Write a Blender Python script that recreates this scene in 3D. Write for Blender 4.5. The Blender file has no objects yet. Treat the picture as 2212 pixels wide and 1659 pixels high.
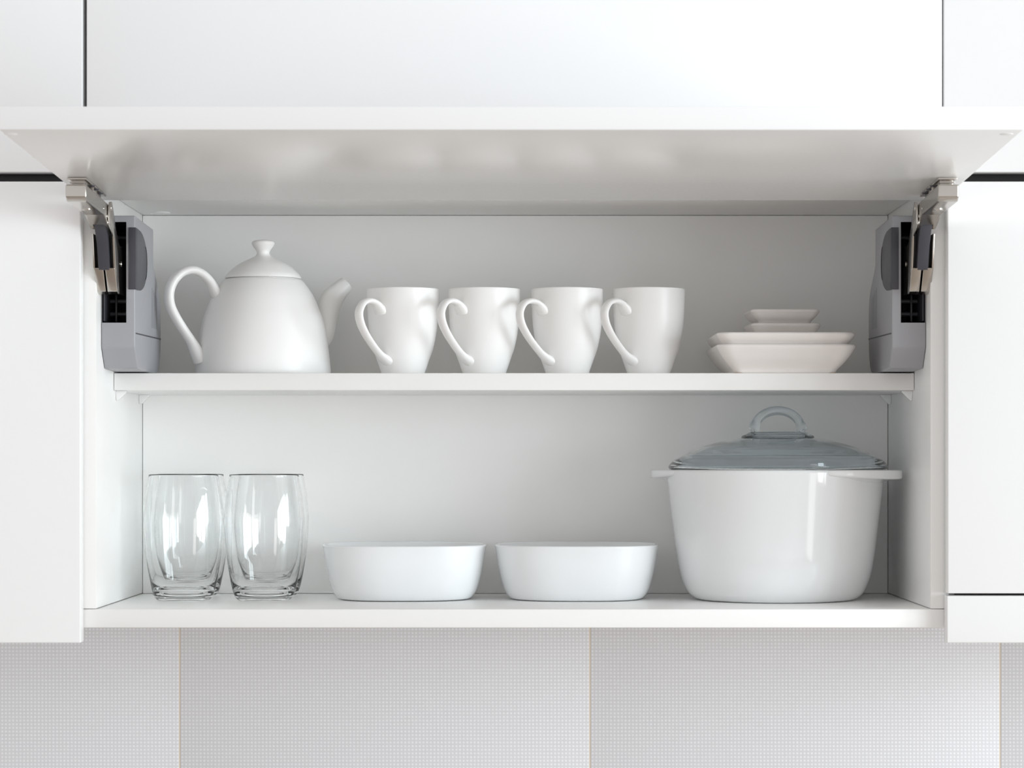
import bpy, bmesh, math
from mathutils import Vector, Matrix
C = bpy.context.scene.collection
sc = bpy.context.scene
PI = math.pi
E = 1.60            # eye height
CAM = 2.52          # camera distance to the cabinet front plane (y = 0)
FP = 5538.0         # focal length in pixels of the 2212 px wide frame
VX, VY = 1147.0, 998.0

# ---------------------------------------------------------------- camera, light, exposure
cam = bpy.data.cameras.new('camera'); co = bpy.data.objects.new('camera', cam); C.objects.link(co)
co.location = (0, -CAM, E); co.rotation_euler = (PI/2, 0, 0)
cam.sensor_width = 36; cam.lens = FP/2212*36
cam.shift_x = (1106-VX)/2212; cam.shift_y = (VY-829.5)/2212
cam.dof.use_dof = True; cam.dof.focus_distance = 2.66; cam.dof.aperture_fstop = 13
sc.camera = co
w = bpy.data.worlds.new('world'); sc.world = w; w.use_nodes = True
w.node_tree.nodes['Background'].inputs[0].default_value = (1.0, 0.985, 0.985, 1)
w.node_tree.nodes['Background'].inputs[1].default_value = 0.845
def area(name, loc, aim, sx, sy, power, col):
    l = bpy.data.lights.new(name, 'AREA'); l.shape = 'RECTANGLE'; l.size = sx; l.size_y = sy
    l.energy = power; l.color = col
    o = bpy.data.objects.new(name, l); C.objects.link(o); o.location = loc
    d = Vector(aim) - Vector(loc); o.rotation_euler = d.to_track_quat('-Z', 'Y').to_euler()
    return o
area('window_sky_light', (2.62, -1.70, 1.79), (0, -1.70, 1.79), 2.0, 0.74, 61, (0.87, 0.99, 1.05))      # bright sky low over the roofs, seen through the window
area('window_ground_light', (2.62, -1.70, 1.20), (0, -1.70, 1.20), 2.0, 0.42, 20, (1.0, 0.98, 0.97))   # land below the skyline
area('balcony_door_light', (2.62, -3.38, 1.02), (0, -3.38, 1.02), 1.0, 1.7, 18, (1.0, 0.99, 0.98))      # glazed door further along the same wall
sc.cycles.sample_clamp_indirect = 0; sc.cycles.blur_glossy = 0
sc.cycles.max_bounces = 24; sc.cycles.transmission_bounces = 24; sc.cycles.glossy_bounces = 6; sc.cycles.diffuse_bounces = 6; sc.cycles.adaptive_threshold = 0.02
sc.view_settings.view_transform = 'Standard'; sc.view_settings.look = 'None'
sc.view_settings.gamma = 1; sc.view_settings.use_curve_mapping = False
sc.view_settings.exposure = 0.0

# ---------------------------------------------------------------- materials
def mat(name, col, rough=0.4, metal=0.0, trans=0.0, ior=1.5, spec=0.5, bump=0.0, bscale=300, coat=0.0):
    m = bpy.data.materials.new(name); m.use_nodes = True; nt = m.node_tree; b = nt.nodes['Principled BSDF']
    b.inputs['Base Color'].default_value = (*col, 1); b.inputs['Roughness'].default_value = rough
    b.inputs['Metallic'].default_value = metal; b.inputs['Transmission Weight'].default_value = trans
    b.inputs['IOR'].default_value = ior; b.inputs['Specular IOR Level'].default_value = spec
    b.inputs['Coat Weight'].default_value = coat; b.inputs['Coat Roughness'].default_value = 0.06
    if trans < 0.5:
        tc = nt.nodes.new('ShaderNodeTexCoord'); n = nt.nodes.new('ShaderNodeTexNoise')
        n.inputs['Scale'].default_value = bscale; nt.links.new(tc.outputs['Object'], n.inputs['Vector'])
        r = nt.nodes.new('ShaderNodeMapRange'); r.inputs[3].default_value = rough*0.92; r.inputs[4].default_value = min(1, rough*1.08)
        nt.links.new(n.outputs[0], r.inputs[0]); nt.links.new(r.outputs[0], b.inputs['Roughness'])
        if bump:
            bp = nt.nodes.new('ShaderNodeBump'); bp.inputs['Strength'].default_value = bump; bp.inputs['Distance'].default_value = 0.0004
            nt.links.new(n.outputs[0], bp.inputs['Height']); nt.links.new(bp.outputs[0], b.inputs['Normal'])
    return m
M = {
 'lacquer': mat('white_lacquer', (0.865, 0.87, 0.875), 0.22),
 'melamine': mat('white_melamine', (0.885, 0.885, 0.875), 0.33, bump=0.05, bscale=900),
 'ceramic': mat('satin_white_ceramic', (0.895, 0.890, 0.882), 0.36, bump=0.03, bscale=120),
 'porcelain': mat('glossy_white_porcelain', (0.825, 0.84, 0.85), 0.09),
 'dish': mat('cream_porcelain', (0.86, 0.825, 0.80), 0.24),
 'glass': mat('clear_glass', (0.995, 1, 1), 0.0, trans=1, ior=1.47),
 'lid_glass': mat('bluish_glass', (0.90, 0.95, 0.975), 0.0, trans=1, ior=1.47),
 'nickel': mat('nickel_plated_steel', (0.55, 0.52, 0.485), 0.2, metal=1, bump=0.05, bscale=400),
 'grey': mat('grey_plastic', (0.36, 0.365, 0.39), 0.42, bump=0.1, bscale=1500),
 'dark': mat('charcoal_plastic', (0.055, 0.055, 0.068), 0.38),
 'black': mat('black_plastic', (0.012, 0.011, 0.011), 0.5),
 'raw': mat('unglazed_foot', (0.55, 0.44, 0.33), 0.8),
 'grout': mat('beige_grout', (0.74, 0.66, 0.56), 0.9, bump=0.2),
 'plaster': mat('wall_plaster', (0.80, 0.79, 0.77), 0.8, bump=0.2, bscale=60),
 'worktop': mat('pale_worktop', (0.66, 0.60, 0.54), 0.35),
 'wood': mat('floor_wood', (0.36, 0.30, 0.25), 0.4),
}
def tile_material():
    m = bpy.data.materials.new('dotted_tile_glaze'); m.use_nodes = True; nt = m.node_tree; b = nt.nodes['Principled BSDF']
    N = nt.nodes.new; L = nt.links.new
    tc = N('ShaderNodeTexCoord'); sp = N('ShaderNodeSeparateXYZ'); L(tc.outputs['Object'], sp.inputs[0])
    def math_(op, a, bb=None):
        n = N('ShaderNodeMath'); n.operation = op
        if isinstance(a, (int, float)): n.inputs[0].default_value = a
        else: L(a, n.inputs[0])
        if bb is not None:
            if isinstance(bb, (int, float)): n.inputs[1].default_value = bb
            else: L(bb, n.inputs[1])
        return n.outputs[0]
    P = 0.00405
    u = math_('SUBTRACT', math_('FRACT', math_('DIVIDE', math_('ADD', sp.outputs[0], 1.0), P)), 0.5)
    v = math_('SUBTRACT', math_('FRACT', math_('DIVIDE', math_('ADD', sp.outputs[2], 1.0), P)), 0.5)
    uu = math_('POWER', math_('ABSOLUTE', u), 1.5); vv = math_('POWER', math_('ABSOLUTE', v), 1.5)
    d = math_('POWER', math_('ADD', uu, vv), 1/1.5)
    r = N('ShaderNodeMapRange'); r.inputs[1].default_value = 0.27; r.inputs[2].default_value = 0.38
    r.inputs[3].default_value = 1; r.inputs[4].default_value = 0; L(d, r.inputs[0])
    mx = N('ShaderNodeMix'); mx.data_type = 'RGBA'; mx.inputs[6].default_value = (0.665, 0.665, 0.69, 1); mx.inputs[7].default_value = (0.79, 0.80, 0.83, 1)
    L(r.outputs[0], mx.inputs[0]); L(mx.outputs[2], b.inputs['Base Color']); b.inputs['Roughness'].default_value = 0.35
    bp = N('ShaderNodeBump'); bp.inputs['Strength'].default_value = 0.3; bp.inputs['Distance'].default_value = 0.0003
    L(r.outputs[0], bp.inputs['Height']); L(bp.outputs[0], b.inputs['Normal'])
    return m
M['tile'] = tile_material()

# ---------------------------------------------------------------- helpers
def tag(o, label=None, cat=None, group=None, kind=None):
    if label: o['label'] = label
    if cat: o['category'] = cat
    if group: o['group'] = group
    if kind: o['kind'] = kind
    return o
def empty(name, loc, label, cat, group=None, rz=0):
    o = bpy.data.objects.new(name, None); C.objects.link(o); o.location = loc; o.rotation_euler = (0, 0, rz)
    o.empty_display_size = 0.02
    return tag(o, label, cat, group)
def finish(name, bm, m, parent=None, ang=35, loc=(0, 0, 0), rz=0, smooth=True):
    bmesh.ops.recalc_face_normals(bm, faces=bm.faces)
    me = bpy.data.meshes.new(name); bm.to_mesh(me); bm.free()
    for mm in (m if isinstance(m, list) else [m]): me.materials.append(mm)
    if smooth:
        me.polygons.foreach_set('use_smooth', [True]*len(me.polygons)); me.set_sharp_from_angle(angle=math.radians(ang))
    o = bpy.data.objects.new(name, me); C.objects.link(o); o.location = loc; o.rotation_euler = (0, 0, rz)
    if parent: o.parent = parent
    return o
def add_box(bm, x0, x1, y0, y1, z0, z1, bev=0.0008, seg=2):
    b2 = bmesh.new(); bmesh.ops.create_cube(b2, size=1)
    for v in b2.verts:
        v.co = ((x0+x1)/2+v.co.x*(x1-x0), (y0+y1)/2+v.co.y*(y1-y0), (z0+z1)/2+v.co.z*(z1-z0))
    if bev: bmesh.ops.bevel(b2, geom=b2.edges[:], offset=bev, segments=seg, profile=0.5, affect='EDGES', clamp_overlap=True)
    merge(bm, b2)
def merge(bm, b2):
    me = bpy.data.meshes.new('tmp'); b2.to_mesh(me); b2.free(); bm.from_mesh(me); bpy.data.meshes.remove(me)
def box(name, x0, x1, y0, y1, z0, z1, m, parent=None, bev=0.0008, seg=2):
    bm = bmesh.new(); add_box(bm, x0, x1, y0, y1, z0, z1, bev, seg); return finish(name, bm, m, parent)
def add_prism(bm, poly, x0, x1, bev=0.0006, seg=2):
    """polygon in (y, z) extruded along x"""
    b2 = bmesh.new(); n = len(poly)
    a = [b2.verts.new((x0, y, z)) for y, z in poly]; b = [b2.verts.new((x1, y, z)) for y, z in poly]
    b2.faces.new(a); b2.faces.new(b[::-1])
    for i in range(n): b2.faces.new((a[i], b[i], b[(i+1) % n], a[(i+1) % n]))
    bmesh.ops.recalc_face_normals(b2, faces=b2.faces)
    if bev:
        es = [e for e in b2.edges if len(e.link_faces) == 2 and e.calc_face_angle(0) > 0.35]
        bmesh.ops.bevel(b2, geom=es, offset=bev, segments=seg, profile=0.5, affect='EDGES', clamp_overlap=True)
    merge(bm, b2)
def cr(pts, k=6):
    """Catmull-Rom through tuples of any length"""
    out = []; n = len(pts)
    for i in range(n-1):
        p0, p1, p2, p3 = pts[max(i-1, 0)], pts[i], pts[i+1], pts[min(i+2, n-1)]
        for j in range(k):
            t = j/k
            out.append(tuple(0.5*(2*b+(c-a)*t+(2*a-5*b+4*c-d)*t*t+(3*b-a-3*c+d)*t**3) for a, b, c, d in zip(p0, p1, p2, p3)))
    out.append(tuple(pts[-1])); return out
def loft(bm, rings, cap0=True, cap1=True):
    R = [[bm.verts.new(p) for p in r] for r in rings]
    for a, b in zip(R, R[1:]):
        n = len(a)
        for i in range(n): bm.faces.new((a[i], a[(i+1) % n], b[(i+1) % n], b[i]))
    if cap0: bm.faces.new(R[0][::-1])
    if cap1: bm.faces.new(R[-1])
def lathe(bm, prof, n=96, cx=0, cy=0):
    rings = []
    pole0 = prof[0][0] < 1e-6; pole1 = prof[-1][0] < 1e-6
    body = prof[1 if pole0 else 0: len(prof)-1 if pole1 else len(prof)]
    R = [[bm.verts.new((cx+max(r, 1e-5)*math.cos(2*PI*i/n), cy+max(r, 1e-5)*math.sin(2*PI*i/n), z)) for i in range(n)] for r, z in body]
    for a, b in zip(R, R[1:]):
        for i in range(n): bm.faces.new((a[i], a[(i+1) % n], b[(i+1) % n], b[i]))
    for pole, ring, z in ((pole0, R[0], prof[0][1]), (pole1, R[-1], prof[-1][1])):
        if pole:
            c = bm.verts.new((cx, cy, z))
            for i in range(n): bm.faces.new((c, ring[i], ring[(i+1) % n]))
def strap(bm, path, th=0.0, m=24, hollow=0):
    """path: (radial, z, t, w) in a vertical plane at azimuth th; t in-plane half thickness, w half width"""
    n = len(path); B = Vector((-math.sin(th), math.cos(th), 0)); U = Vector((math.cos(th), math.sin(th), 0)); rings = []
    for i, (r, z, t, w_) in enumerate(path):
        a = path[max(i-1, 0)]; b = path[min(i+1, n-1)]
        T = (U*(b[0]-a[0])+Vector((0, 0, b[1]-a[1]))).normalized(); Nn = T.cross(B).normalized()
        c = U*r+Vector((0, 0, z))
        rings.append([c+Nn*t*math.cos(2*PI*k/m)+B*w_*math.sin(2*PI*k/m) for k in range(m)])
    if hollow:
        last = path[-1]; T = (U*(path[-1][0]-path[-2][0])+Vector((0, 0, path[-1][1]-path[-2][1]))).normalized()
        c = U*last[0]+Vector((0, 0, last[1])); base = rings[-1]
        for s, d in ((0.93, 0.0006), (0.80, 0.0007), (0.72, -0.0003), (0.70, -0.012)):
            rings.append([c+(p-c)*s+T*d for p in base])
    loft(bm, rings)
def sring(z, a, b, n=3.0, m=96, cx=0, cy=0):
    out = []
    for i in range(m):
        t = 2*PI*i/m; c, s = math.cos(t), math.sin(t)
        out.append((cx+a*math.copysign(abs(c)**(2/n), c), cy+b*math.copysign(abs(s)**(2/n), s), z))
    return out
def rring(z, a, b, r, cx=0, cy=0, k=10):
    """rounded rectangle ring"""
    r = min(r, a*0.98, b*0.98); out = []
    for q, (sx, sy) in enumerate(((1, 1), (-1, 1), (-1, -1), (1, -1))):
        for j in range(k+1):
            t = PI/2*q+PI/2*j/k
            out.append((cx+sx*(a-r)+r*math.cos(t), cy+sy*(b-r)+r*math.sin(t), z))
        nx = ((-1, 1), (-1, -1), (1, -1), (1, 1))[q]
    return out
def copy_tree(o, parent=None):
    c = o.copy(); C.objects.link(c)
    if parent: c.parent = parent
    for ch in list(o.children): copy_tree(ch, c)
    return c
def boolean_cut(o, cutter_bm, second=None, inside=None):
    me = bpy.data.meshes.new('cut'); bmesh.ops.recalc_face_normals(cutter_bm, faces=cutter_bm.faces); cutter_bm.to_mesh(me); cutter_bm.free()
    c = bpy.data.objects.new('cut', me); C.objects.link(c)
    md = o.modifiers.new('b', 'BOOLEAN'); md.operation = 'DIFFERENCE'; md.solver = 'EXACT'; md.object = c
    bpy.context.view_layer.update()
    new = bpy.data.meshes.new_from_object(o.evaluated_get(bpy.context.evaluated_depsgraph_get()))
    o.modifiers.clear(); o.data = new; bpy.data.objects.remove(c)
    if second:
        new.materials.append(second); x0, x1, y0, y1, z0, z1 = inside; e = 1e-4
        for p in new.polygons:
            q = p.center
            if x0-e < q.x < x1+e and y0+0.031 < q.y < y1+e and z0-e < q.z < z1+e: p.material_index = len(new.materials)-1
    new.set_sharp_from_angle(angle=math.radians(35))

IL, IR = -0.4273, 0.3927        # inner faces of the open cabinet's side panels
MX = (IL+IR)/2
T = 0.018
DEP = 0.300
ZB = E-0.1447                    # top of bottom panel
ZS = E+0.0910                    # top of shelf
ZC = E+0.2714                    # underside of top panel

# ---------------------------------------------------------------- setting
WY = 0.322
wall = box('wall_back', -3.2, 2.72, WY+0.008, WY+0.15, 0, 2.6, M['plaster'], bev=0); tag(wall, kind='structure')
fl = box('floor', -3.2, 2.72, -4.2, WY+0.15, -0.1, -0.001, M['wood'], bev=0); tag(fl, kind='structure')
gr = box('grout', -2.1, 2.3, WY+0.0008, WY+0.009, 0.9, 1.52, M['grout'], wall, bev=0)
TW = 0.4548; seam0 = (388-VX)*(CAM+WY)/FP
tb = bmesh.new(); add_box(tb, -TW/2+0.0009, TW/2-0.0009, 0, 0.007, 0, 0.598, 0.0007)
tile0 = None
for k in range(-3, 5):
    x = seam0-TW/2+k*TW
    if tile0 is None:
        tile0 = finish('tile', tb, M['tile'], wall); t_ = tile0
    else:
        t_ = tile0.copy(); C.objects.link(t_)
    t_.location = (x, WY, 0.91)

# worktop and base cabinets under the tiles, below the picture; the worktop throws daylight back up
wt = box('worktop', -2.6, 2.3, -0.31, WY-0.002, 0.862, 0.900, M['worktop'], bev=0.002); tag(wt, 'light worktop along the wall beneath the tiled splashback', 'worktop')
r = empty('base_cabinet', (-0.15, 0.0, 0.0), 'long white base cabinet run with flat doors under the worktop', 'cabinet')
box('body', -2.40, 2.40, -0.26, 0.315, 0.10, 0.861, M['melamine'], r); box('plinth', -2.40, 2.40, -0.20, 0.30, 0.0, 0.0995, M['dark'], r)
for k in range(8): box('door', -2.398+k*0.6, -1.802+k*0.6, -0.281, -0.2605, 0.102, 0.855, M['lacquer'], r, bev=0.0012)

# window on the right-hand wall (the daylight source), beyond the picture
def wallpiece(bm, y0, y1, z0, z1): add_box(bm, 2.72, 2.86, y0, y1, z0, z1, 0)
bm = bmesh.new()
wallpiece(bm, -4.2, -3.90, 0, 2.6); wallpiece(bm, -2.86, -2.76, 0, 2.6); wallpiece(bm, -3.90, -2.86, 1.92, 2.6); wallpiece(bm, -3.90, -2.86, 0, 0.12); wallpiece(bm, -0.64, WY+0.15, 0, 2.6); wallpiece(bm, -2.76, -0.64, 0, 0.93); wallpiece(bm, -2.76, -0.64, 2.20, 2.6)
tag(finish('wall_right', bm, M['plaster'], smooth=False), kind='structure')
wf = bpy.data.objects.new('window_1', None); C.objects.link(wf); wf['kind'] = 'structure'; wf.location = (2.6, -1.70, 0.93)
bm = bmesh.new()
for yy in (-1.05, -0.38, 0.30, 0.99): add_box(bm, -0.04, 0, yy-0.02, yy+0.06, 0, 1.25, 0.003)
for zz in (0, 1.20): add_box(bm, -0.04, 0, -1.05, 1.05, zz, zz+0.05, 0.003)
finish('window_frame', bm, M['lacquer'], wf)

# ---------------------------------------------------------------- neighbouring wall cabinets
def door_panel(name, x0, x1, z0, z1, parent, label=None):
    o = box(name, x0, x1, -0.020, -0.001, z0, z1, M['lacquer'], parent, bev=0.0012, seg=3)
    if label: o['label'] = label
    return o
ZD0, ZD1 = E-0.1765, E+0.2736      # lower row doors
ZU0, ZU1 = E+0.2826, E+0.85        # upper row doors
def wx(px, d=2.5): return (px-VX)*d/FP
# lower left
r = empty('wall_cabinet', (-0.745, 0.15, E-0.1629), 'closed white wall cabinet with one tall flat door left of the open cabinet', 'cabinet')
def local(o, r):
    o.parent = r; o.location = (-r.location.x, -r.location.y, -r.location.z); return o
local(box('body', -1.045, IL-T-0.0006, 0.006, 0.318, E-0.1629, E+0.284, M['melamine']), r)
local(door_panel('door', -1.040, wx(174), ZD0, ZD1, None), r)
p = local(box('shadow_gap_strip', -1.045, IL-T-0.0006, 0.001, 0.0055, E+0.262, E+0.2838, M['black']), r); p['label'] = 'black recessed strip standing in for the shade in the gap above the door'  # black strip added so the gap over the door reads as shade
# lower right
r = empty('wall_cabinet', (0.71, 0.15, E-0.1629), 'closed white wall cabinet right of the open cabinet, front split above a low strip', 'cabinet')
local(box('body', IR+T+0.0006, 1.010, 0.006, 0.318, E-0.1629, E+0.284, M['melamine']), r)
p = local(box('slot_shade_strip', IR+T+0.006, 1.005, 0.001, 0.0055, E-0.160, E-0.10, M['black']), r); p['label'] = 'black strip standing in for the dark interior behind the slot between the two fronts'  # black colour replaces the unlit interior behind the slot
local(door_panel('door', wx(2047), 1.005, E-0.1282, ZD1, None), r)
p = local(door_panel('lower_front', wx(2045.5), 1.005, ZD0, E-0.1305, None), r); p['label'] = 'low white front strip'
p = local(box('shadow_gap_strip', IR+T+0.006, 1.010, 0.001, 0.0055, E+0.262, E+0.2838, M['black']), r); p['label'] = 'black recessed strip standing in for the shade in the gap above the door'  # same added black strip, shade of the gap put into its colour
# upper row
for px0, px1, lab in ((-1.040, wx(178.5), 'closed white top cabinet front at the upper left corner'),
                      (wx(187), wx(2035.3), 'wide closed white top cabinet directly above the raised flap'),
                      (wx(2038.9), 1.005, 'closed white top cabinet front at the upper right corner')):
    r = empty('top_cabinet', ((px0+px1)/2, 0.15, E+0.2896), lab, 'cabinet', 'closed top cabinets in the upper row')
    local(box('body', px0+0.0008, px1-0.0008, 0.004, 0.318, E+0.2898, ZU1, M['melamine']), r)
    local(door_panel('door', px0, px1, ZU0, ZU1, None), r)
    local(box('gap_shade_strip', px0-0.0006, px1+0.0006, 0.0005, 0.003, E+0.291, ZU1, M['grey']), r)['label'] = 'grey strip added behind the door joints for the shade in the gaps'  # added strip, its grey sets how deep the shade between doors looks

# ---------------------------------------------------------------- open cabinet
cab = empty('open_wall_cabinet', (MX, 0.15, E-0.1629), 'open white wall cabinet with raised flap door and one inner shelf of crockery', 'cabinet')
def part(o, label=None, parent=cab):
    local(o, cab)
    if parent is not cab:
        o.parent = parent; o.location = (0, 0, 0)
    if label: o['label'] = label
    return o
part(box('bottom_panel', IL-T, IR+T, 0, 0.318, ZB-0.0182, ZB, M['melamine']))
part(box('side_panel', IL-T, IL, 0, 0.318, ZB+0.0005, ZC+0.0178, M['melamine']))
part(box('side_panel', IR, IR+T, 0, 0.318, ZB+0.0005, ZC+0.0178, M['melamine']))
part(box('top_panel', IL+0.0004, IR-0.0004, 0.0, 0.318, ZC, ZC+0.0178, M['melamine']))
part(box('back_panel', IL+0.0005, IR-0.0005, DEP, DEP+0.004, ZB+0.0004, ZC-0.0004, M['melamine'], bev=0))
shelf = part(box('shelf', IL+0.0006, IR-0.0006, 0.104, DEP-0.0005, ZS-0.0176, ZS, M['melamine'], bev=0.0006), 'white inner shelf')
def support(side, y):
    """small triangular shelf support against a side wall"""
    bm = bmesh.new(); x = IL if side < 0 else IR; s = 1 if side < 0 else -1
    zt = ZS-0.0178
    pts = [(0, 0), (0.0112, 0), (0.0108, -0.0015), (0.0025, -0.0100), (0.0004, -0.0100)]
    b2 = bmesh.new(); a = [b2.verts.new((x+s*u, y, zt+v)) for u, v in pts]; b = [b2.verts.new((x+s*u, y+0.006, zt+v)) for u, v in pts]
    b2.faces.new(a); b2.faces.new(b[::-1])
    for i in range(5): b2.faces.new((a[i], b[i], b[(i+1) % 5], a[(i+1) % 5]))
    bmesh.ops.bevel(b2, geom=b2.edges[:], offset=0.0004, segments=2, affect='EDGES', profile=0.5)
    merge(bm, b2); part(finish('shelf_support', bm, M['lacquer']))
for s in (-1, 1):
    for y in (0.118, 0.274): support(s, y)
bm = bmesh.new(); lathe(bm, [(0, ZC-0.0012), (0.0095, ZC-0.0011), (0.0105, ZC-0.0006), (0.0105, ZC+0.0005)], 48, -0.403, 0.268)
part(finish('screw_cap', bm, M['lacquer']), 'round white screw cap')

# flap door (raised, slightly above horizontal)
TILT = 0.0379
def du(y): return E+0.2566-(y+0.005)*TILT          # underside height at depth y
DY0, DY1 = -0.418, -0.006
DX0, DX1 = wx(186, 2.514), wx(2036.5, 2.514)
bm = bmesh.new()
add_prism(bm, [(DY0, du(DY0)), (DY1, du(DY1)), (DY1-0.0007, du(DY1)+0.0192), (DY0-0.0007, du(DY0)+0.0192)], DX0, DX1, 0.0009, 3)
door = part(finish('flap_door', bm, M['lacquer']), 'raised white flap door seen from below')
for x in (wx(24, 2.123), wx(2174, 2.123)):
    bm = bmesh.new(); z = du(-0.397)
    lathe(bm, [(0, z-0.0007), (0.0040, z-0.0006), (0.0056, z-0.0001), (0.0058, z+0.0004)], 32, x, -0.397)
    part(finish('bumper', bm, M['lacquer']), None, door)

# lift mechanisms, described for the left wall and mirrored for the right one
def mechanism(side):
    def X(x): return x if side < 0 else 2*MX-x
    def pr(bm, poly, x0, x1, bev=0.0006, seg=2):
        a, b = X(x0), X(x1); add_prism(bm, [(y, E+z) for y, z in poly], min(a, b), max(a, b), bev, seg)
    def bx_(bm, x0, x1, y0, y1, z0, z1, bev=0.0005):
        a, b = X(x0), X(x1); add_box(bm, min(a, b), max(a, b), y0, y1, E+z0, E+z1, bev)
    XO = -0.3932
    top = cr([(0.150, 0.240), (0.150, 0.212), (0.1535, 0.203), (0.168, 0.194), (0.190, 0.181), (0.200, 0.168), (0.203, 0.150), (0.203, 0.130), (0.200, 0.112), (0.192, 0.100)], 3)
    poly = [(0.027, 0.2449), (0.148, 0.2425)] + top + [(0.184, 0.0945), (0.170, 0.0922), (0.110, 0.0922), (0.046, 0.0935), (0.0285, 0.112), (0.027, 0.114)]
    bm = bmesh.new(); pr(bm, poly, IL+0.0004, XO, 0.0035, 4)
    case = finish('lift_housing', bm, M['grey'], ang=40)
    a, b = sorted((X(-0.4262), X(-0.4020)))
    cb = bmesh.new(); add_box(cb, a, b, 0.0, 0.142, E+0.1384, E+0.2385, 0)
    boolean_cut(case, cb, M['black'], (a, b, 0.0, 0.142, E+0.1384, E+0.2385))
    part(case, 'grey plastic lift housing on the side wall')
    def sub(name, bm, m, label=None): return part(finish(name, bm, m), label, case)
    # D shaped release button wrapping the front edge
    bm = bmesh.new(); D = [(0.0255, 0.2330), (0.040, 0.2330)]
    for i in range(1, 14):
        t = PI/2-PI*i/14; D.append((0.045+0.058*math.cos(t)**0.9, 0.2022+0.0305*math.sin(t)))
    D += [(0.040, 0.1714), (0.0255, 0.1714)]
    pr(bm, D, -0.3998, XO+0.0008, 0.0005); sub('release_button', bm, M['dark'], 'dark grey half-round button')
    bm = bmesh.new()
    arc = [(0.0985+0.004*math.cos(t)-0.0, 0.2022+0.017*math.sin(t)) for t in [(-1+i/6)*PI/2+PI/2 - 0 for i in range(-5, 6)]]
    outer = [(0.089+0.0115*math.cos(t), 0.2022+0.017*math.sin(t)) for t in [(-0.5+i/10)*PI for i in range(11)]]
    inner = [(0.089+0.0098*math.cos(t), 0.2022+0.0165*math.sin(t)) for t in [(0.5-i/10)*PI for i in range(11)]]
    pr(bm, outer+inner[1:-1], XO+0.0004, XO+0.0011, 0); sub('finger_groove', bm, M['black'])
    # seam of the lower cap
    bm = bmesh.new(); pr(bm, [(0.030, 0.1274), (0.2031, 0.1296), (0.2031, 0.1311), (0.030, 0.1287)], XO-0.001, XO+0.0001, 0); sub('seam', bm, M['dark'])
    # vents
    for k in range(5):
        y = 0.140+k*0.0085
        bm = bmesh.new(); pr(bm, [(y, 0.181-0.0022*k), (y+0.0012, 0.181-0.0022*k), (y-0.0008, 0.139), (y-0.002, 0.139)], XO-0.001, XO+0.00008, 0)
        sub('vent_slot', bm, M['dark'])
    # inner works
    bm = bmesh.new()
    bx_(bm, -0.4255, -0.4240, 0.03, 0.135, 0.140, 0.2375); bx_(bm, -0.4060, -0.4045, 0.05, 0.13, 0.141, 0.236)
    for z in (0.149, 0.162, 0.226):
        b2 = bmesh.new(); bmesh.ops.create_cone(b2, cap_ends=True, segments=20, radius1=0.0022, radius2=0.0022, depth=0.021)
        bmesh.ops.rotate(b2, verts=b2.verts, matrix=Matrix.Rotation(PI/2, 3, 'Y')); bmesh.ops.translate(b2, verts=b2.verts, vec=(X(-0.4142), 0.065, E+z)); merge(bm, b2)
    bx_(bm, -0.4185, -0.4165, 0.06, 0.075, 0.141, 0.168)
    sub('inner_frame', bm, M['dark'])
    # ---- arm fixed to the door
    bm = bmesh.new()
    pr(bm, [(-0.160, 0.2557), (-0.030, 0.2500), (-0.024, 0.2440), (-0.024, 0.2262), (-0.031, 0.2285), (-0.060, 0.2372), (-0.154, 0.2402), (-0.160, 0.2440)], -0.4287, -0.4095, 0.0014, 3)
    arm = part(finish('lift_arm', bm, M['nickel']), 'nickel-plated lift arm holding the flap door')
    a, b = sorted((X(-0.4245), X(-0.4137)))
    cb = bmesh.new(); add_prism(cb, [(-0.0375, E+0.2), (-0.0, E+0.2), (-0.0, E+0.240), (-0.031, E+0.240), (-0.036, E+0.2345)], a, b, 0)
    boolean_cut(arm, cb); arm.data.set_sharp_from_angle(angle=math.radians(14))
    def asub(name, bm, m, label=None): return part(finish(name, bm, m), label, arm)
    bm = bmesh.new()
    def dz(y): return du(y)-E
    pr(bm, [(-0.158, dz(-0.158)-0.0022), (-0.046, dz(-0.046)-0.0022), (-0.046, dz(-0.046)-0.0002), (-0.158, dz(-0.158)-0.0002)], -0.4275, -0.4098, 0.0005)
    pr(bm, [(-0.152, 0.2555), (-0.125, 0.2542), (-0.125, dz(-0.125)-0.001), (-0.152, dz(-0.152)-0.001)], -0.4245, -0.4125, 0.0008)
    pr(bm, [(-0.100, 0.2535), (-0.060, 0.2518), (-0.060, dz(-0.060)-0.001), (-0.100, dz(-0.100)-0.001)], -0.4245, -0.4125, 0.0008)
    pr(bm, [(-0.156, dz(-0.156)-0.0050), (-0.148, dz(-0.148)-0.0050), (-0.148, dz(-0.148)-0.0036), (-0.156, dz(-0.156)-0.0036)], -0.4255, -0.4115, 0.0005)
    asub('mounting_plate', bm, M['nickel'])
    for y in (-0.118, -0.096, -0.070):
        bm = bmesh.new(); z = dz(y)-0.0022+E
        lathe(bm, [(0, z-0.0010), (0.0022, z-0.0010), (0.0032, z-0.0003), (0.0034, z+0.0004)], 20, X(-0.4115), y); asub('screw', bm, M['dark'])
    bm = bmesh.new(); z = E+0.2386
    lathe(bm, [(0, z-0.0002), (0.0012, z-0.0003), (0.0020, z-0.0012), (0.0038, z-0.0014), (0.0048, z-0.0006), (0.0048, z+0.002)], 24, X(-0.4190), -0.100); asub('screw', bm, M['nickel'])
    bm = bmesh.new(); z = E+0.2384
    lathe(bm, [(0, z-0.0006), (0.0045, z-0.0006), (0.005, z), (0.005, z+0.002)], 24, X(-0.4190), -0.074); asub('screw', bm, M['nickel'])
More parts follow.
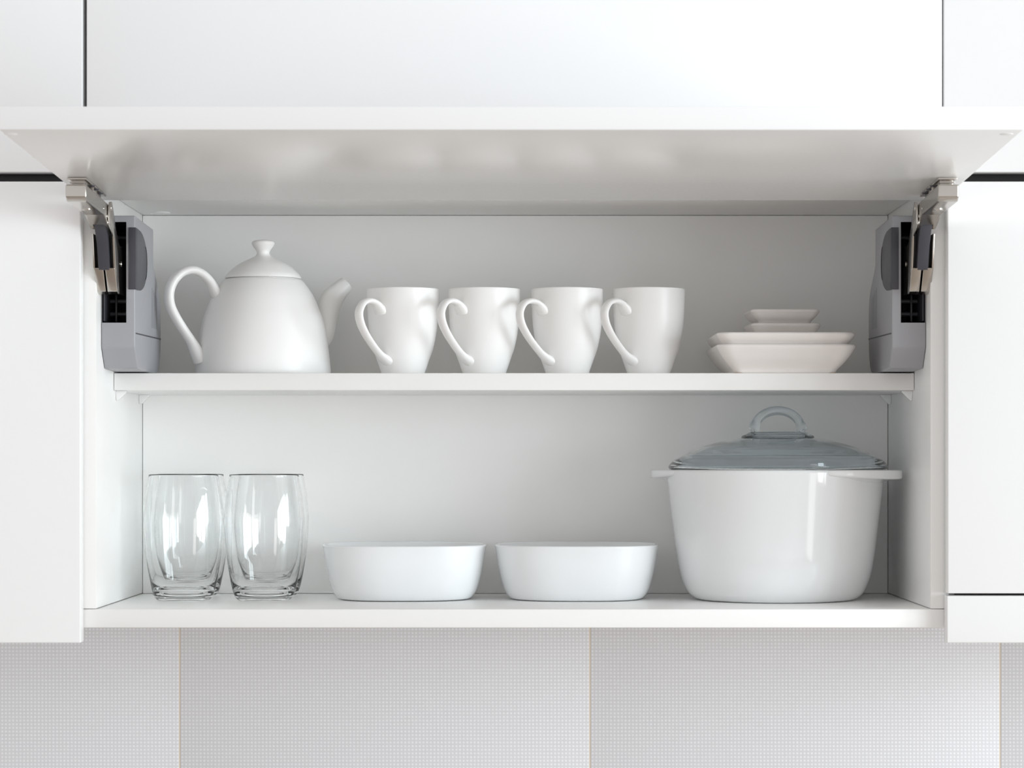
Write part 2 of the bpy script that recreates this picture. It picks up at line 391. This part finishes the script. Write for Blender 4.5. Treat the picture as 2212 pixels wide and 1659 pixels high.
    for y, z, rr in ((-0.062, 0.2432, 0.0016), (-0.044, 0.2375, 0.0018), (-0.040, 0.2318, 0.0022)):
        bm = bmesh.new(); b2 = bmesh.new(); bmesh.ops.create_uvsphere(b2, u_segments=16, v_segments=8, radius=rr)
        bmesh.ops.scale(b2, verts=b2.verts, vec=(0.5, 1, 1)); bmesh.ops.translate(b2, verts=b2.verts, vec=(X(-0.4095), y, E+z)); merge(bm, b2); asub('rivet', bm, M['nickel'])
    # ---- link going down into the housing
    side_poly = [(-0.041, 0.2480), (-0.036, 0.2520), (-0.028, 0.2530), (-0.021, 0.2474), (-0.001, 0.227), (0.012, 0.2170), (0.020, 0.2140), (0.049, 0.2154), (0.054, 0.1720), (0.048, 0.1665), (0.016, 0.1663), (-0.008, 0.1896), (-0.017, 0.2206), (-0.041, 0.2300)]
    bm = bmesh.new()
    pr(bm, side_poly, -0.4090, -0.4072, 0.0005)
    lp = [(-0.017, 0.2230), (0.020, 0.2230), (0.050, 0.2150), (0.054, 0.1720), (0.048, 0.1665), (0.016, 0.1663), (-0.008, 0.1896)]
    pr(bm, lp, -0.4290, -0.4272, 0.0005)
    front = [(-0.0095, 0.1900), (0.012, 0.1900), (0.030, 0.1668), (0.0145, 0.1655), (0.006, 0.1680)]
    pr(bm, front, -0.4288, -0.4188, 0.0010, 3); pr(bm, front, -0.4174, -0.4074, 0.0010, 3)
    link = part(finish('lift_link', bm, M['nickel']), 'nickel-plated lever below the arm')
    bm = bmesh.new(); pr(bm, [(-0.0365, 0.2320), (-0.030, 0.2370), (-0.010, 0.2300), (0.012, 0.188), (-0.0085, 0.188), (-0.018, 0.212), (-0.030, 0.2260)], -0.4238, -0.4126, 0.0008)
    part(finish('link_cover', bm, M['dark']), 'charcoal plastic cover strip', link)
    bm = bmesh.new(); pr(bm, [(-0.004, 0.224), (0.020, 0.224), (0.024, 0.188), (0.004, 0.188)], -0.4270, -0.4092, 0.0003)
    part(finish('link_core', bm, M['black']), None, link)
    for y, z in ((-0.032, 0.2465), (0.032, 0.197)):
        bm = bmesh.new(); b2 = bmesh.new(); bmesh.ops.create_uvsphere(b2, u_segments=18, v_segments=8, radius=0.0035)
        bmesh.ops.scale(b2, verts=b2.verts, vec=(0.35, 1, 1)); bmesh.ops.translate(b2, verts=b2.verts, vec=(X(-0.4072), y, E+z)); merge(bm, b2); part(finish('rivet', bm, M['nickel']), None, link)
mechanism(-1); mechanism(1)

# ---------------------------------------------------------------- teapot
K = (CAM+0.20)/FP; c25 = math.cos(math.radians(25))
tp = empty('teapot', ((568.5-VX)*K, 0.20, ZS), 'white ceramic teapot with domed lid, at the left end of the upper shelf', 'teapot', rz=-math.radians(0))
def tz(py): return (VY-py)*K-(ZS-E)
H0 = 0.0002
outer = [(138*K, H0), (143*K, 0.0012)] + [(a*K, tz(b)) for a, b in ((145.6, 804), (145, 792), (142.8, 768), (138.5, 735), (130.5, 695), (122, 671), (110.5, 643), (98, 623), (88, 610), (84, 606))]
prof = [(0, H0+0.001), (130*K, H0+0.001), (132*K, H0)] + cr(outer, 5) + [(82*K, tz(604.4)), (78*K, tz(604.2)), (75*K, tz(606)), (77*K, tz(612)), (104*K, tz(650)), (132*K, tz(750)), (132*K, tz(803)), (0, tz(806))]
bm = bmesh.new(); lathe(bm, prof, 128); finish('body', bm, M['ceramic'], tp, 50)
lidp = cr([(81.8, 599.5), (77, 592), (65, 580.5), (50, 569.8), (30, 560), (18, 554), (13.8, 548), (15.2, 542), (20, 535), (23.8, 529), (24.4, 525), (21.5, 521), (12, 519), (0, 518.6)], 5)
prof = [(0, tz(600.5)), (72*K, tz(601.5)), (72.5*K, tz(612)), (74*K, tz(612)), (74.5*K, tz(603)), (80*K, tz(602.6)), (82*K, tz(601.6))] + [(max(a, 0)*K, tz(b)) for a, b in lidp]
bm = bmesh.new(); lathe(bm, prof, 128); finish('lid', bm, M['ceramic'], tp, 50)
def tpath(pts, sgn):
    out = []
    for cx_, cy_, t, w_ in pts:
        px = 340+cx_/5.027; py = 500+cy_/5.027
        out.append((sgn*(px-568.5)*K/c25, tz(py), t, w_))
    return out
hp = tpath([(700, 725, 0.0062, 0.0105), (655, 672, 0.0058, 0.0095), (603, 565, 0.0049, 0.0078), (525, 482, 0.0046, 0.0074), (430, 443, 0.0045, 0.0073), (330, 468, 0.0046, 0.0073), (247, 548, 0.0049, 0.0075), (200, 650, 0.0051, 0.0077), (190, 755, 0.0051, 0.0078), (210, 855, 0.0050, 0.0078), (265, 970, 0.0049, 0.0076), (340, 1095, 0.0049, 0.0075), (410, 1205, 0.0052, 0.0080), (464, 1318, 0.0066, 0.0098), (505, 1430, 0.0064, 0.0100)], -1)
bm = bmesh.new(); strap(bm, cr(hp, 5), PI+math.radians(25)); finish('handle', bm, M['ceramic'], tp, 60)
sp = tpath([(1755, 1250, 0.0040, 0.0040), (1785, 1170, 0.0085, 0.0090), (1800, 1070, 0.0108, 0.0120), (1812, 950, 0.0112, 0.0125), (1832, 806, 0.0122, 0.0120), (1880, 700, 0.0122, 0.0112), (1944, 622, 0.0102, 0.0098), (2022, 546, 0.0087, 0.0087)], 1)
bm = bmesh.new(); strap(bm, cr(sp, 5), math.radians(25), 32, hollow=1); finish('spout', bm, M['ceramic'], tp, 50)

# ---------------------------------------------------------------- mugs
KM = (CAM+0.178)/FP
def mz(py): return (VY-py)*KM-(ZS-E)
def make_mug():
    r = empty('mug', (0, 0.178, ZS), '', 'mug', 'white mugs in a row on the upper shelf')
    o = [(41.5, 811.5), (44.5, 810), (47.5, 804), (52, 791), (57.6, 775), (64.8, 754.6), (71.5, 724), (75.2, 696), (77.2, 660), (77.8, 640), (78, 628)]
    prof = [(0, 0.0012), (39*KM, 0.0010), (40*KM, 0.0002)] + cr([(a*KM, max(0.0002, mz(b))) for a, b in o], 4)
    prof += [(77.6*KM, mz(625.4)), (75.5*KM, mz(624.4)), (73*KM, mz(625.2)), (72.2*KM, mz(628))]
    prof += [(72*KM, mz(650)), (69.5*KM, mz(700)), (64*KM, mz(735)), (55*KM, mz(765)), (42*KM, mz(795)), (30*KM, mz(803)), (0, mz(804))]
    bm = bmesh.new(); lathe(bm, prof, 112); finish('body', bm, M['ceramic'], r, 50)
    pts = [(0.0345, 0.1560, 0.0052, 0.0085), (0.0385, 0.1605, 0.0044, 0.0074), (0.0445, 0.1655, 0.0032, 0.0058), (0.0535, 0.1673, 0.0029, 0.0052), (0.0630, 0.1642, 0.0029, 0.0052), (0.0692, 0.1550, 0.0030, 0.0053), (0.0672, 0.1440, 0.0030, 0.0053), (0.0592, 0.1323, 0.0030, 0.0052), (0.0488, 0.1218, 0.0029, 0.0052), (0.0388, 0.1135, 0.0031, 0.0056), (0.0300, 0.1080, 0.0042, 0.0074), (0.0235, 0.1050, 0.0048, 0.0080)]
    bm = bmesh.new(); strap(bm, cr([(a, b-0.0910, c, d) for a, b, c, d in pts], 5), 0); finish('handle', bm, M['ceramic'], r, 60)
    return r
mug = make_mug()
spots = ((870.7, 52, 'white mug nearest the teapot, its handle clear of other mugs'),
         (1046, 51, 'second white mug from the teapot, handle over the first mug side'),
         (1225.5, 44, 'third white mug from the teapot, handle crossing the second mug'),
         (1401.5, 46, 'white mug nearest the square dishes, last of the four'))
for i, (px, a, lab) in enumerate(spots):
    m_ = mug if i == 0 else copy_tree(mug)
    m_.location = ((px-VX)*KM, 0.178, ZS)
    for ch in m_.children: ch.rotation_euler = (0, 0, 0)
    m_.rotation_euler = (0, 0, PI+math.radians(a)); m_['label'] = lab

# ---------------------------------------------------------------- square dishes
def dish(name, label, cat, cx, cy, z, a, b, h, inset, foot, rcor, wall_t, m, rz=0, group=None, raw=False, curve=0.35):
    """hollow square dish: half sizes a, b at the rim, foot half size smaller by inset"""
    bm = bmesh.new(); rings = []
    def ring(off, zz, rc): rings.append(rring(zz, a-off, b-off, max(0.002, rc-off*0.35)))
    ring(inset+0.004, 0.0010, rcor); ring(inset+0.002, 0.0002, rcor)
    N = 9
    prof = [(inset, 0.0002)]
    for i in range(1, N+1):
        t = i/N; prof.append((inset*(1-max(0, (t-0.08)/0.92)-0.10*math.sin(PI*t)), 0.0010+t*(h-0.0034)))
    for o_, zz in prof: ring(o_, zz, rcor)
    for q in range(1, 8):
        t = PI*q/8; ring(0.0021-0.0021*math.cos(t), h-0.0024+0.0024*math.sin(t), rcor)
    for i in range(N-1, 0, -2):
        t = i/N; ring(inset*(1-t)+wall_t+0.0008, max(0.0045, t*(h-0.003)+0.002), rcor)
    ring(inset+wall_t+0.004, 0.0042, rcor)
    loft(bm, rings)
    o = finish(name, bm, m, None, 40, (cx, cy, z), rz); return tag(o, label, cat, group)
DXc = 0.2606
b1 = dish('square_bowl', 'deep cream-white square bowl at the bottom of the stack beside the mugs', 'bowl', DXc, 0.172, ZS+0.0001, 0.0718, 0.080, 0.0292, 0.0190, 0, 0.016, 0.004, M['dish'], math.radians(0.8), curve=0.0)
rg = bmesh.new(); loft(rg, [rring(0.0, 0.0525, 0.0605, 0.006), rring(0.0006, 0.0532, 0.0612, 0.006)]); p = finish('foot_ring', rg, M['raw'], b1); p['label'] = 'unglazed tan foot edge'
z2 = ZS+0.0293
dish('square_plate', 'shallow white square plate lying on the deep square bowl', 'plate', DXc-0.0002, 0.172, z2-0.0001, 0.0712, 0.0795, 0.0123, 0.0060, 0, 0.015, 0.0035, M['dish'], math.radians(0.4), curve=0.0)
z3 = z2+0.0044; s2 = 2.675/FP
sx = (1695.5-VX)*s2
dish('square_saucer', 'small square dish on the large plate, under another small dish', 'dish', sx+0.0004, 0.193, z3, 0.0366, 0.038, 0.0205, 0.0125, 0, 0.009, 0.003, M['dish'], math.radians(2.5), 'small square dishes on the plate', curve=0.0)
dish('square_saucer', 'small square dish on the very top of the stack', 'dish', sx, 0.193, z3+0.0206, 0.0363, 0.038, 0.0144, 0.0088, 0, 0.009, 0.003, M['dish'], math.radians(2.0), 'small square dishes on the plate', curve=0.0)

# ---------------------------------------------------------------- tumblers
KG = (CAM+0.163)/FP
bm = bmesh.new()
gz = lambda py: (VY-py)*KG+0.1447+0.0005
o = [(62, 0.0030), (66.5, 0.0085), (70.5, 0.0165), (76.5, 0.032), (83.2, 0.0560), (86.0, 0.0790), (85.6, 0.0905), (80.8, 0.1120), (74.8, 0.1305)]
og = cr([(a*KG, z) for a, z in o], 6)
ig = cr([(0.0, 0.0070), (0.012, 0.0073), (0.0225, 0.0090), (0.0290, 0.0140), (0.0330, 0.0240), (0.0368, 0.0400), (0.0391, 0.057), (0.0404, 0.0790), (0.0400, 0.0905), (0.0378, 0.1120), (0.03500, 0.1305)], 6)[::-1]
prof = [(0, 0.0014), (0.020, 0.0012), (0.0255, 0.0004), (0.0280, 0.0008)]+og+[(0.03615, 0.1312), (0.0356, 0.1315), (0.0352, 0.1312)]+ig
prof[-1] = (0, 0.0070)
lathe(bm, prof, 128)
tum = finish('tumbler', bm, M['glass'], None, 60)
for i, (px, y, lab) in enumerate(((396.5, 0.163, 'clear glass tumbler at front left, nearest the cabinet side wall'),
                                  (410.5, 0.2535, 'clear glass tumbler behind the front left one'),
                                  (570.5, 0.163, 'clear glass tumbler in front, beside the left oval bowl'),
                                  (583.5, 0.2535, 'clear glass tumbler behind the front one beside the bowl'))):
    t_ = tum if i == 0 else tum.copy()
    if i: C.objects.link(t_)
    t_.location = ((px-VX)*(CAM+y)/FP, y, ZB+0.0002); t_.rotation_euler = (0, 0, i*0.7)
    tag(t_, lab, 'glass', 'clear tumblers on the cabinet bottom')

# ---------------------------------------------------------------- rounded bowls
def oval_bowl():
    bm = bmesh.new(); rings = []
    o = cr([(0.0655, 0.0003), (0.0700, 0.0012), (0.0738, 0.0050), (0.0770, 0.0110), (0.0802, 0.0215), (0.0835, 0.0370), (0.0862, 0.0530), (0.0868, 0.0560)], 4)
    for a, z in [(0.060, 0.0010), (0.062, 0.0003)]+o: rings.append(sring(z, a, a*0.965, 2.75, 120))
    for a, z in ((0.0866, 0.0571), (0.0858, 0.0577), (0.0845, 0.0576), (0.0836, 0.0566), (0.0825, 0.050), (0.0795, 0.036), (0.076, 0.020), (0.071, 0.0095), (0.062, 0.0055), (0.03, 0.0045)): rings.append(sring(z, a, a*0.965, 2.75 if a > 0.05 else 2.2, 120))
    loft(bm, rings); return bm
ob = finish('oval_bowl', oval_bowl(), M['porcelain'], None, 50)
for i, (px, rz, lab) in enumerate(((873, 4, 'white rounded oblong bowl beside the glass tumblers'), (1246.3, -3, 'white rounded oblong bowl beside the lidded casserole'))):
    b_ = ob if i == 0 else ob.copy()
    if i: C.objects.link(b_)
    b_.location = ((px-VX)*(2.712)/FP, 0.199, ZB+0.0002); b_.rotation_euler = (0, 0, math.radians(rz))
    tag(b_, lab, 'bowl', 'white rounded bowls on the cabinet bottom')

# ---------------------------------------------------------------- casserole
KP = 2.70/FP
pot = empty('casserole', ((1675-VX)*KP, 0.180, ZB), 'large white casserole with glass lid at the right end of the cabinet bottom', 'pot')
ZR = 0.1367
o = cr([(0.0790, 0.0003), (0.0850, 0.0018), (0.0918, 0.0075), (0.0965, 0.0160), (0.1000, 0.0270), (0.1032, 0.0430), (0.1060, 0.0640), (0.1100, 0.0960), (0.1133, 0.1230), (0.1138, 0.1335)], 6)
prof = [(0, 0.0012), (0.072, 0.0010), (0.074, 0.0003)]+o+[(0.1137, ZR-0.0014), (0.1130, ZR-0.0004), (0.1118, ZR), (0.1090, ZR), (0.1080, ZR-0.0010), (0.1078, ZR-0.004), (0.105, 0.100), (0.100, 0.055), (0.094, 0.022), (0.085, 0.009), (0.0, 0.006)]
bm = bmesh.new(); lathe(bm, prof, 144); finish('body', bm, M['porcelain'], pot, 50)
def lug(ang):
    bm = bmesh.new(); rings = []; N = 36; A = math.radians(44)
    for i in range(N+1):
        f = -1+2*i/N; phi = ang+f*A; bump = math.cos(PI/2*f)**0.75 if abs(f) < 1 else 0
        ro = 0.1120+0.0225*bump; ri = 0.1098; th = 0.0052+0.0045*bump; bz = ZR-0.0003; rr = 0.0022
        pr_ = [(ri, bz)]+[(ro-rr+rr*math.sin(t), bz-rr+rr*math.cos(t)) for t in (0, 0.4, 0.8, 1.2, 1.57)]
        pr_ += [(ro-rr+rr*math.cos(t), bz-th+rr-rr*math.sin(t)) for t in (0, 0.4, 0.8, 1.2, 1.57)]+[(max(ri, ro-0.011), bz-th-0.0002), (ri, bz-th-0.0050*bump)]
        rings.append([(r_*math.cos(phi), r_*math.sin(phi), z_) for r_, z_ in pr_])
    loft(bm, rings); return finish('handle', bm, M['porcelain'], pot, 50)
lug(math.radians(-25)); lug(math.radians(155))
lz = lambda py: (VY-py)*KP+0.1447
base = ZR+0.0001
lo = cr([(0.1120, base), (0.1146, base+0.0012), (0.1152, base+0.0035), (0.1132, base+0.0062), (0.1090, lz(993)), (0.1035, lz(988)), (0.0905, lz(974)), (0.0752, lz(962)), (0.0545, lz(951.5)), (0.0385, lz(946))], 5)
top = [(0.0382, lz(943.5)), (0.0376, lz(941)), (0.0345, lz(939)), (0.032, lz(936)), (0.0300, lz(933.5)), (0, lz(933))]
inn = cr([(0.0385, lz(952)), (0.0545, lz(958)), (0.0752, lz(968.5)), (0.0905, lz(981)), (0.1025, lz(996)), (0.1062, base-0.0005)], 5)
prof = [(0, lz(949)), (0.028, lz(950))]+inn+[(0.1068, base-0.0010), (0.1074, base-0.0008), (0.1077, base+0.0004)]+lo+top
bm = bmesh.new(); lathe(bm, prof, 144); lid = finish('lid', bm, M['lid_glass'], pot, 50, loc=(0.0025, 0, 0)); lid['label'] = 'domed bluish glass lid'
# arch handle of the lid
pts = []
for i in range(25):
    t = PI*i/24; ax, az = 0.0250, 0.0205
    zz = lz(929)+az*math.sin(t) if 0 < i < 24 else lz(931)
    pts.append((-ax*math.cos(t), zz, 0.0048 if 2 < i < 22 else 0.0056, 0.0075 if 2 < i < 22 else 0.0085))
pts = [(-0.0262, lz(933.4), 0.0068, 0.0095)]+pts+[(0.0262, lz(933.4), 0.0068, 0.0095)]
bm = bmesh.new(); strap(bm, pts, math.radians(4), 24); finish('lid_handle', bm, M['lid_glass'], lid, 60)
